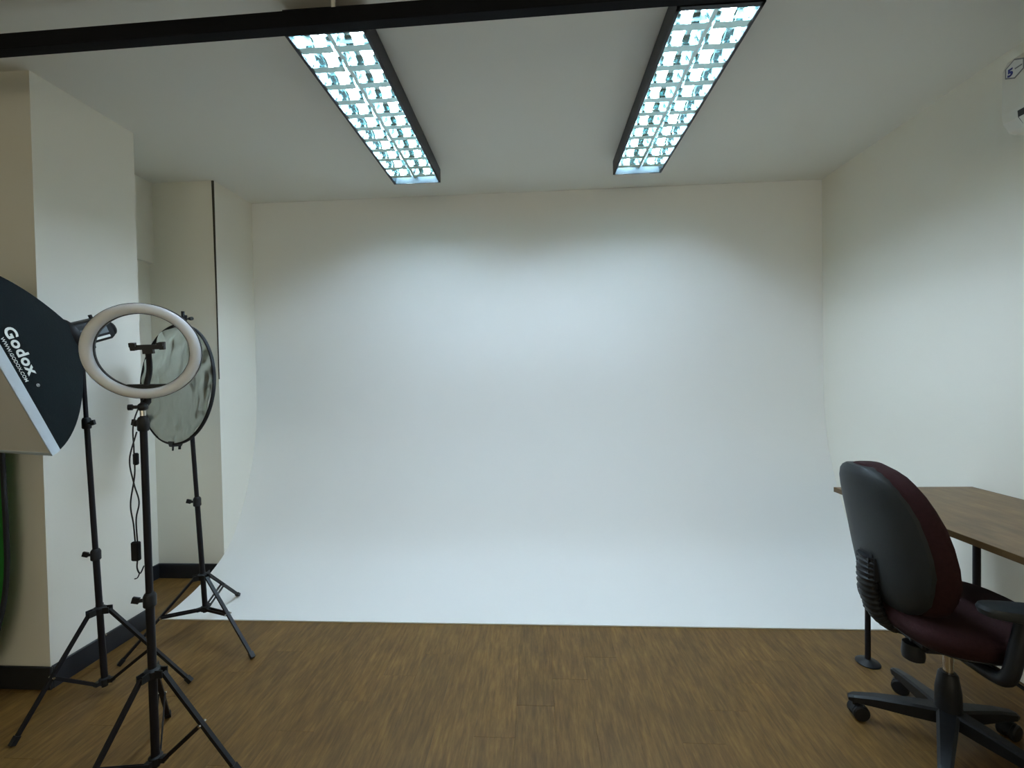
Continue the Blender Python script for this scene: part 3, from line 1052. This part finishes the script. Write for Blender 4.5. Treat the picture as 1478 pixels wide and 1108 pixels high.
# five-star base with casters
for k in range(5):
    a = math.radians(154 + 72 * k) - CROT
    d = Vector((math.cos(a), math.sin(a), 0)); s = Vector((-d.y, d.x, 0)); Z = Vector((0, 0, 1))
    bm = B()
    def spoke(r, w, zt, zb):
        c = d * r
        return [c + s * w + Z * (zt - .006), c + s * (w - .008) + Z * zt, c - s * (w - .008) + Z * zt, c - s * w + Z * (zt - .006), c - s * w * .9 + Z * zb, c + s * w * .9 + Z * zb]
    loft(bm, [spoke(r, w, zt, zb) for r, w, zt, zb in ((.02, .030, .135, .085), (.10, .026, .125, .078), (.20, .021, .108, .072), (.265, .018, .092, .066), (.282, .012, .084, .068))])
    sp = cobj('base_spoke', bm, 'plastic', smooth=False)
    cc = d * .262
    sw_ = math.radians((20, 70, -35, 10, 50)[k]) + a
    wd = Vector((math.cos(sw_), math.sin(sw_), 0)); ax = Vector((-wd.y, wd.x, 0))
    bm = B(); rod(bm, cc + Z * .045, cc + Z * .075, .007, seg=10)
    wc = cc + wd * -.014 + Z * .029
    for q in (-1, 1):
        lathe(bm, [(.012, -.011), (.025, -.010), (.029, -.006), (.029, .006), (.025, .010), (.012, .011)], wc + ax * q * .015, ax, 20)
    lathe(bm, [(.020, -.006), (.020, .006)], wc, ax, 14)
    loft(bm, [[wc + wd * .02 * math.cos(b_) * 1.5 + Z * .031 * math.sin(b_) + ax * q * .013 for b_ in [PI * j / 8 for j in range(9)]] for q in (-1, 1)])
    cobj('caster', bm, 'plastic', sp)
# armrests
for s in (-1, 1):
    bm = B()
    tube(bm, catmull([(-.06, s * .12, .405), (-.05, s * .23, .405), (-.045, s * .268, .43), (-.03, s * .275, .52), (-.01, s * .272, .60)], 6), .02, 10, None)
    arm = cobj('arm_support', bm, 'plastic')
    bm = B()
    loft(bm, [sup_ring(.02, s * .268, z, hx, hy, 3.0, 24, tiltx=-.04) for z, hx, hy in ((.600, .115, .030), (.606, .135, .040), (.622, .140, .044), (.632, .135, .040), (.636, .11, .028))])
    cobj('arm_pad', bm, 'shell', arm)

# ------------------------------------------------------------------ air conditioner
AY0, AY1, AZ0, AZ1 = .92, 1.768, 2.235, 2.525
t = thing('air_conditioner', 'white wall-mounted air conditioner high on the wall above the desk', 'air conditioner', (XR - .1, (AY0 + AY1) / 2, AZ0))
secp = [(XR - .002, AZ1), (XR - .15, AZ1), (XR - .185, AZ1 - .012), (XR - .203, AZ1 - .05), (XR - .205, AZ0 + .075), (XR - .200, AZ0 + .040), (XR - .178, AZ0 + .006), (XR - .16, AZ0), (XR - .002, AZ0)]
bm = B()
loft(bm, [[Vector((x * 1 if True else 0, y, z)) for x, z in secp] for y in (AY0, AY1)])
body = obj('body', bm, 'acwhite', t)
bm = B()
loft(bm, [[Vector((x, y, z)) for x, z in ((XR - .2065, AZ0 + .062), (XR - .190, AZ0 + .062), (XR - .180, AZ0 + .025), (XR - .1865, AZ0 + .014), (XR - .2045, AZ0 + .038))] for y in (AY0 + .05, AY1 - .055)])
obj('air_outlet', bm, 'acdark', body)
bm = B()
loft(bm, [[Vector((x, y, z)) for x, z in ((XR - .2075, AZ0 + .036), (XR - .2035, AZ0 + .038), (XR - .178, AZ0 + .003), (XR - .182, AZ0 - .002))] for y in (AY0 + .055, AY1 - .060)])
obj('louvre_flap', bm, 'acwhite', body)
# rating sticker: rounded hexagon with a blue mark and a dash
sc_ = Vector((XR - .2045, 1.724, 2.461))
def hexa(k, dx):
    out = []
    for a in (90, 150, 210, 270, 330, 30):
        q = math.radians(a)
        out.append(sc_ + Vector((dx, math.cos(q) * .037 * k, math.sin(q) * .037 * k)))
    return out
bm = B(); loft(bm, [hexa(1.0, 0), hexa(1.0, -.0012)]); st = obj('sticker', bm, 'stickgrey', body)
bm = B(); loft(bm, [hexa(.86, -.001), hexa(.86, -.0018)]); obj('sticker_face', bm, 'sticker', st)
tb = text_bm('5', .038, .002, .0003)
for v in tb.verts:
    x, y, z = v.co
    v.co = sc_ + Vector((-.0021 - z, +.023 - x, y - .018))
obj('sticker_numeral', tb, 'blue', st)
bm = B(); box(bm, sc_.x - .0024, sc_.x - .0018, sc_.y - .026, sc_.y - .002, sc_.z - .004, sc_.z + .001)
obj('sticker_dash', bm, 'stickgrey', st)
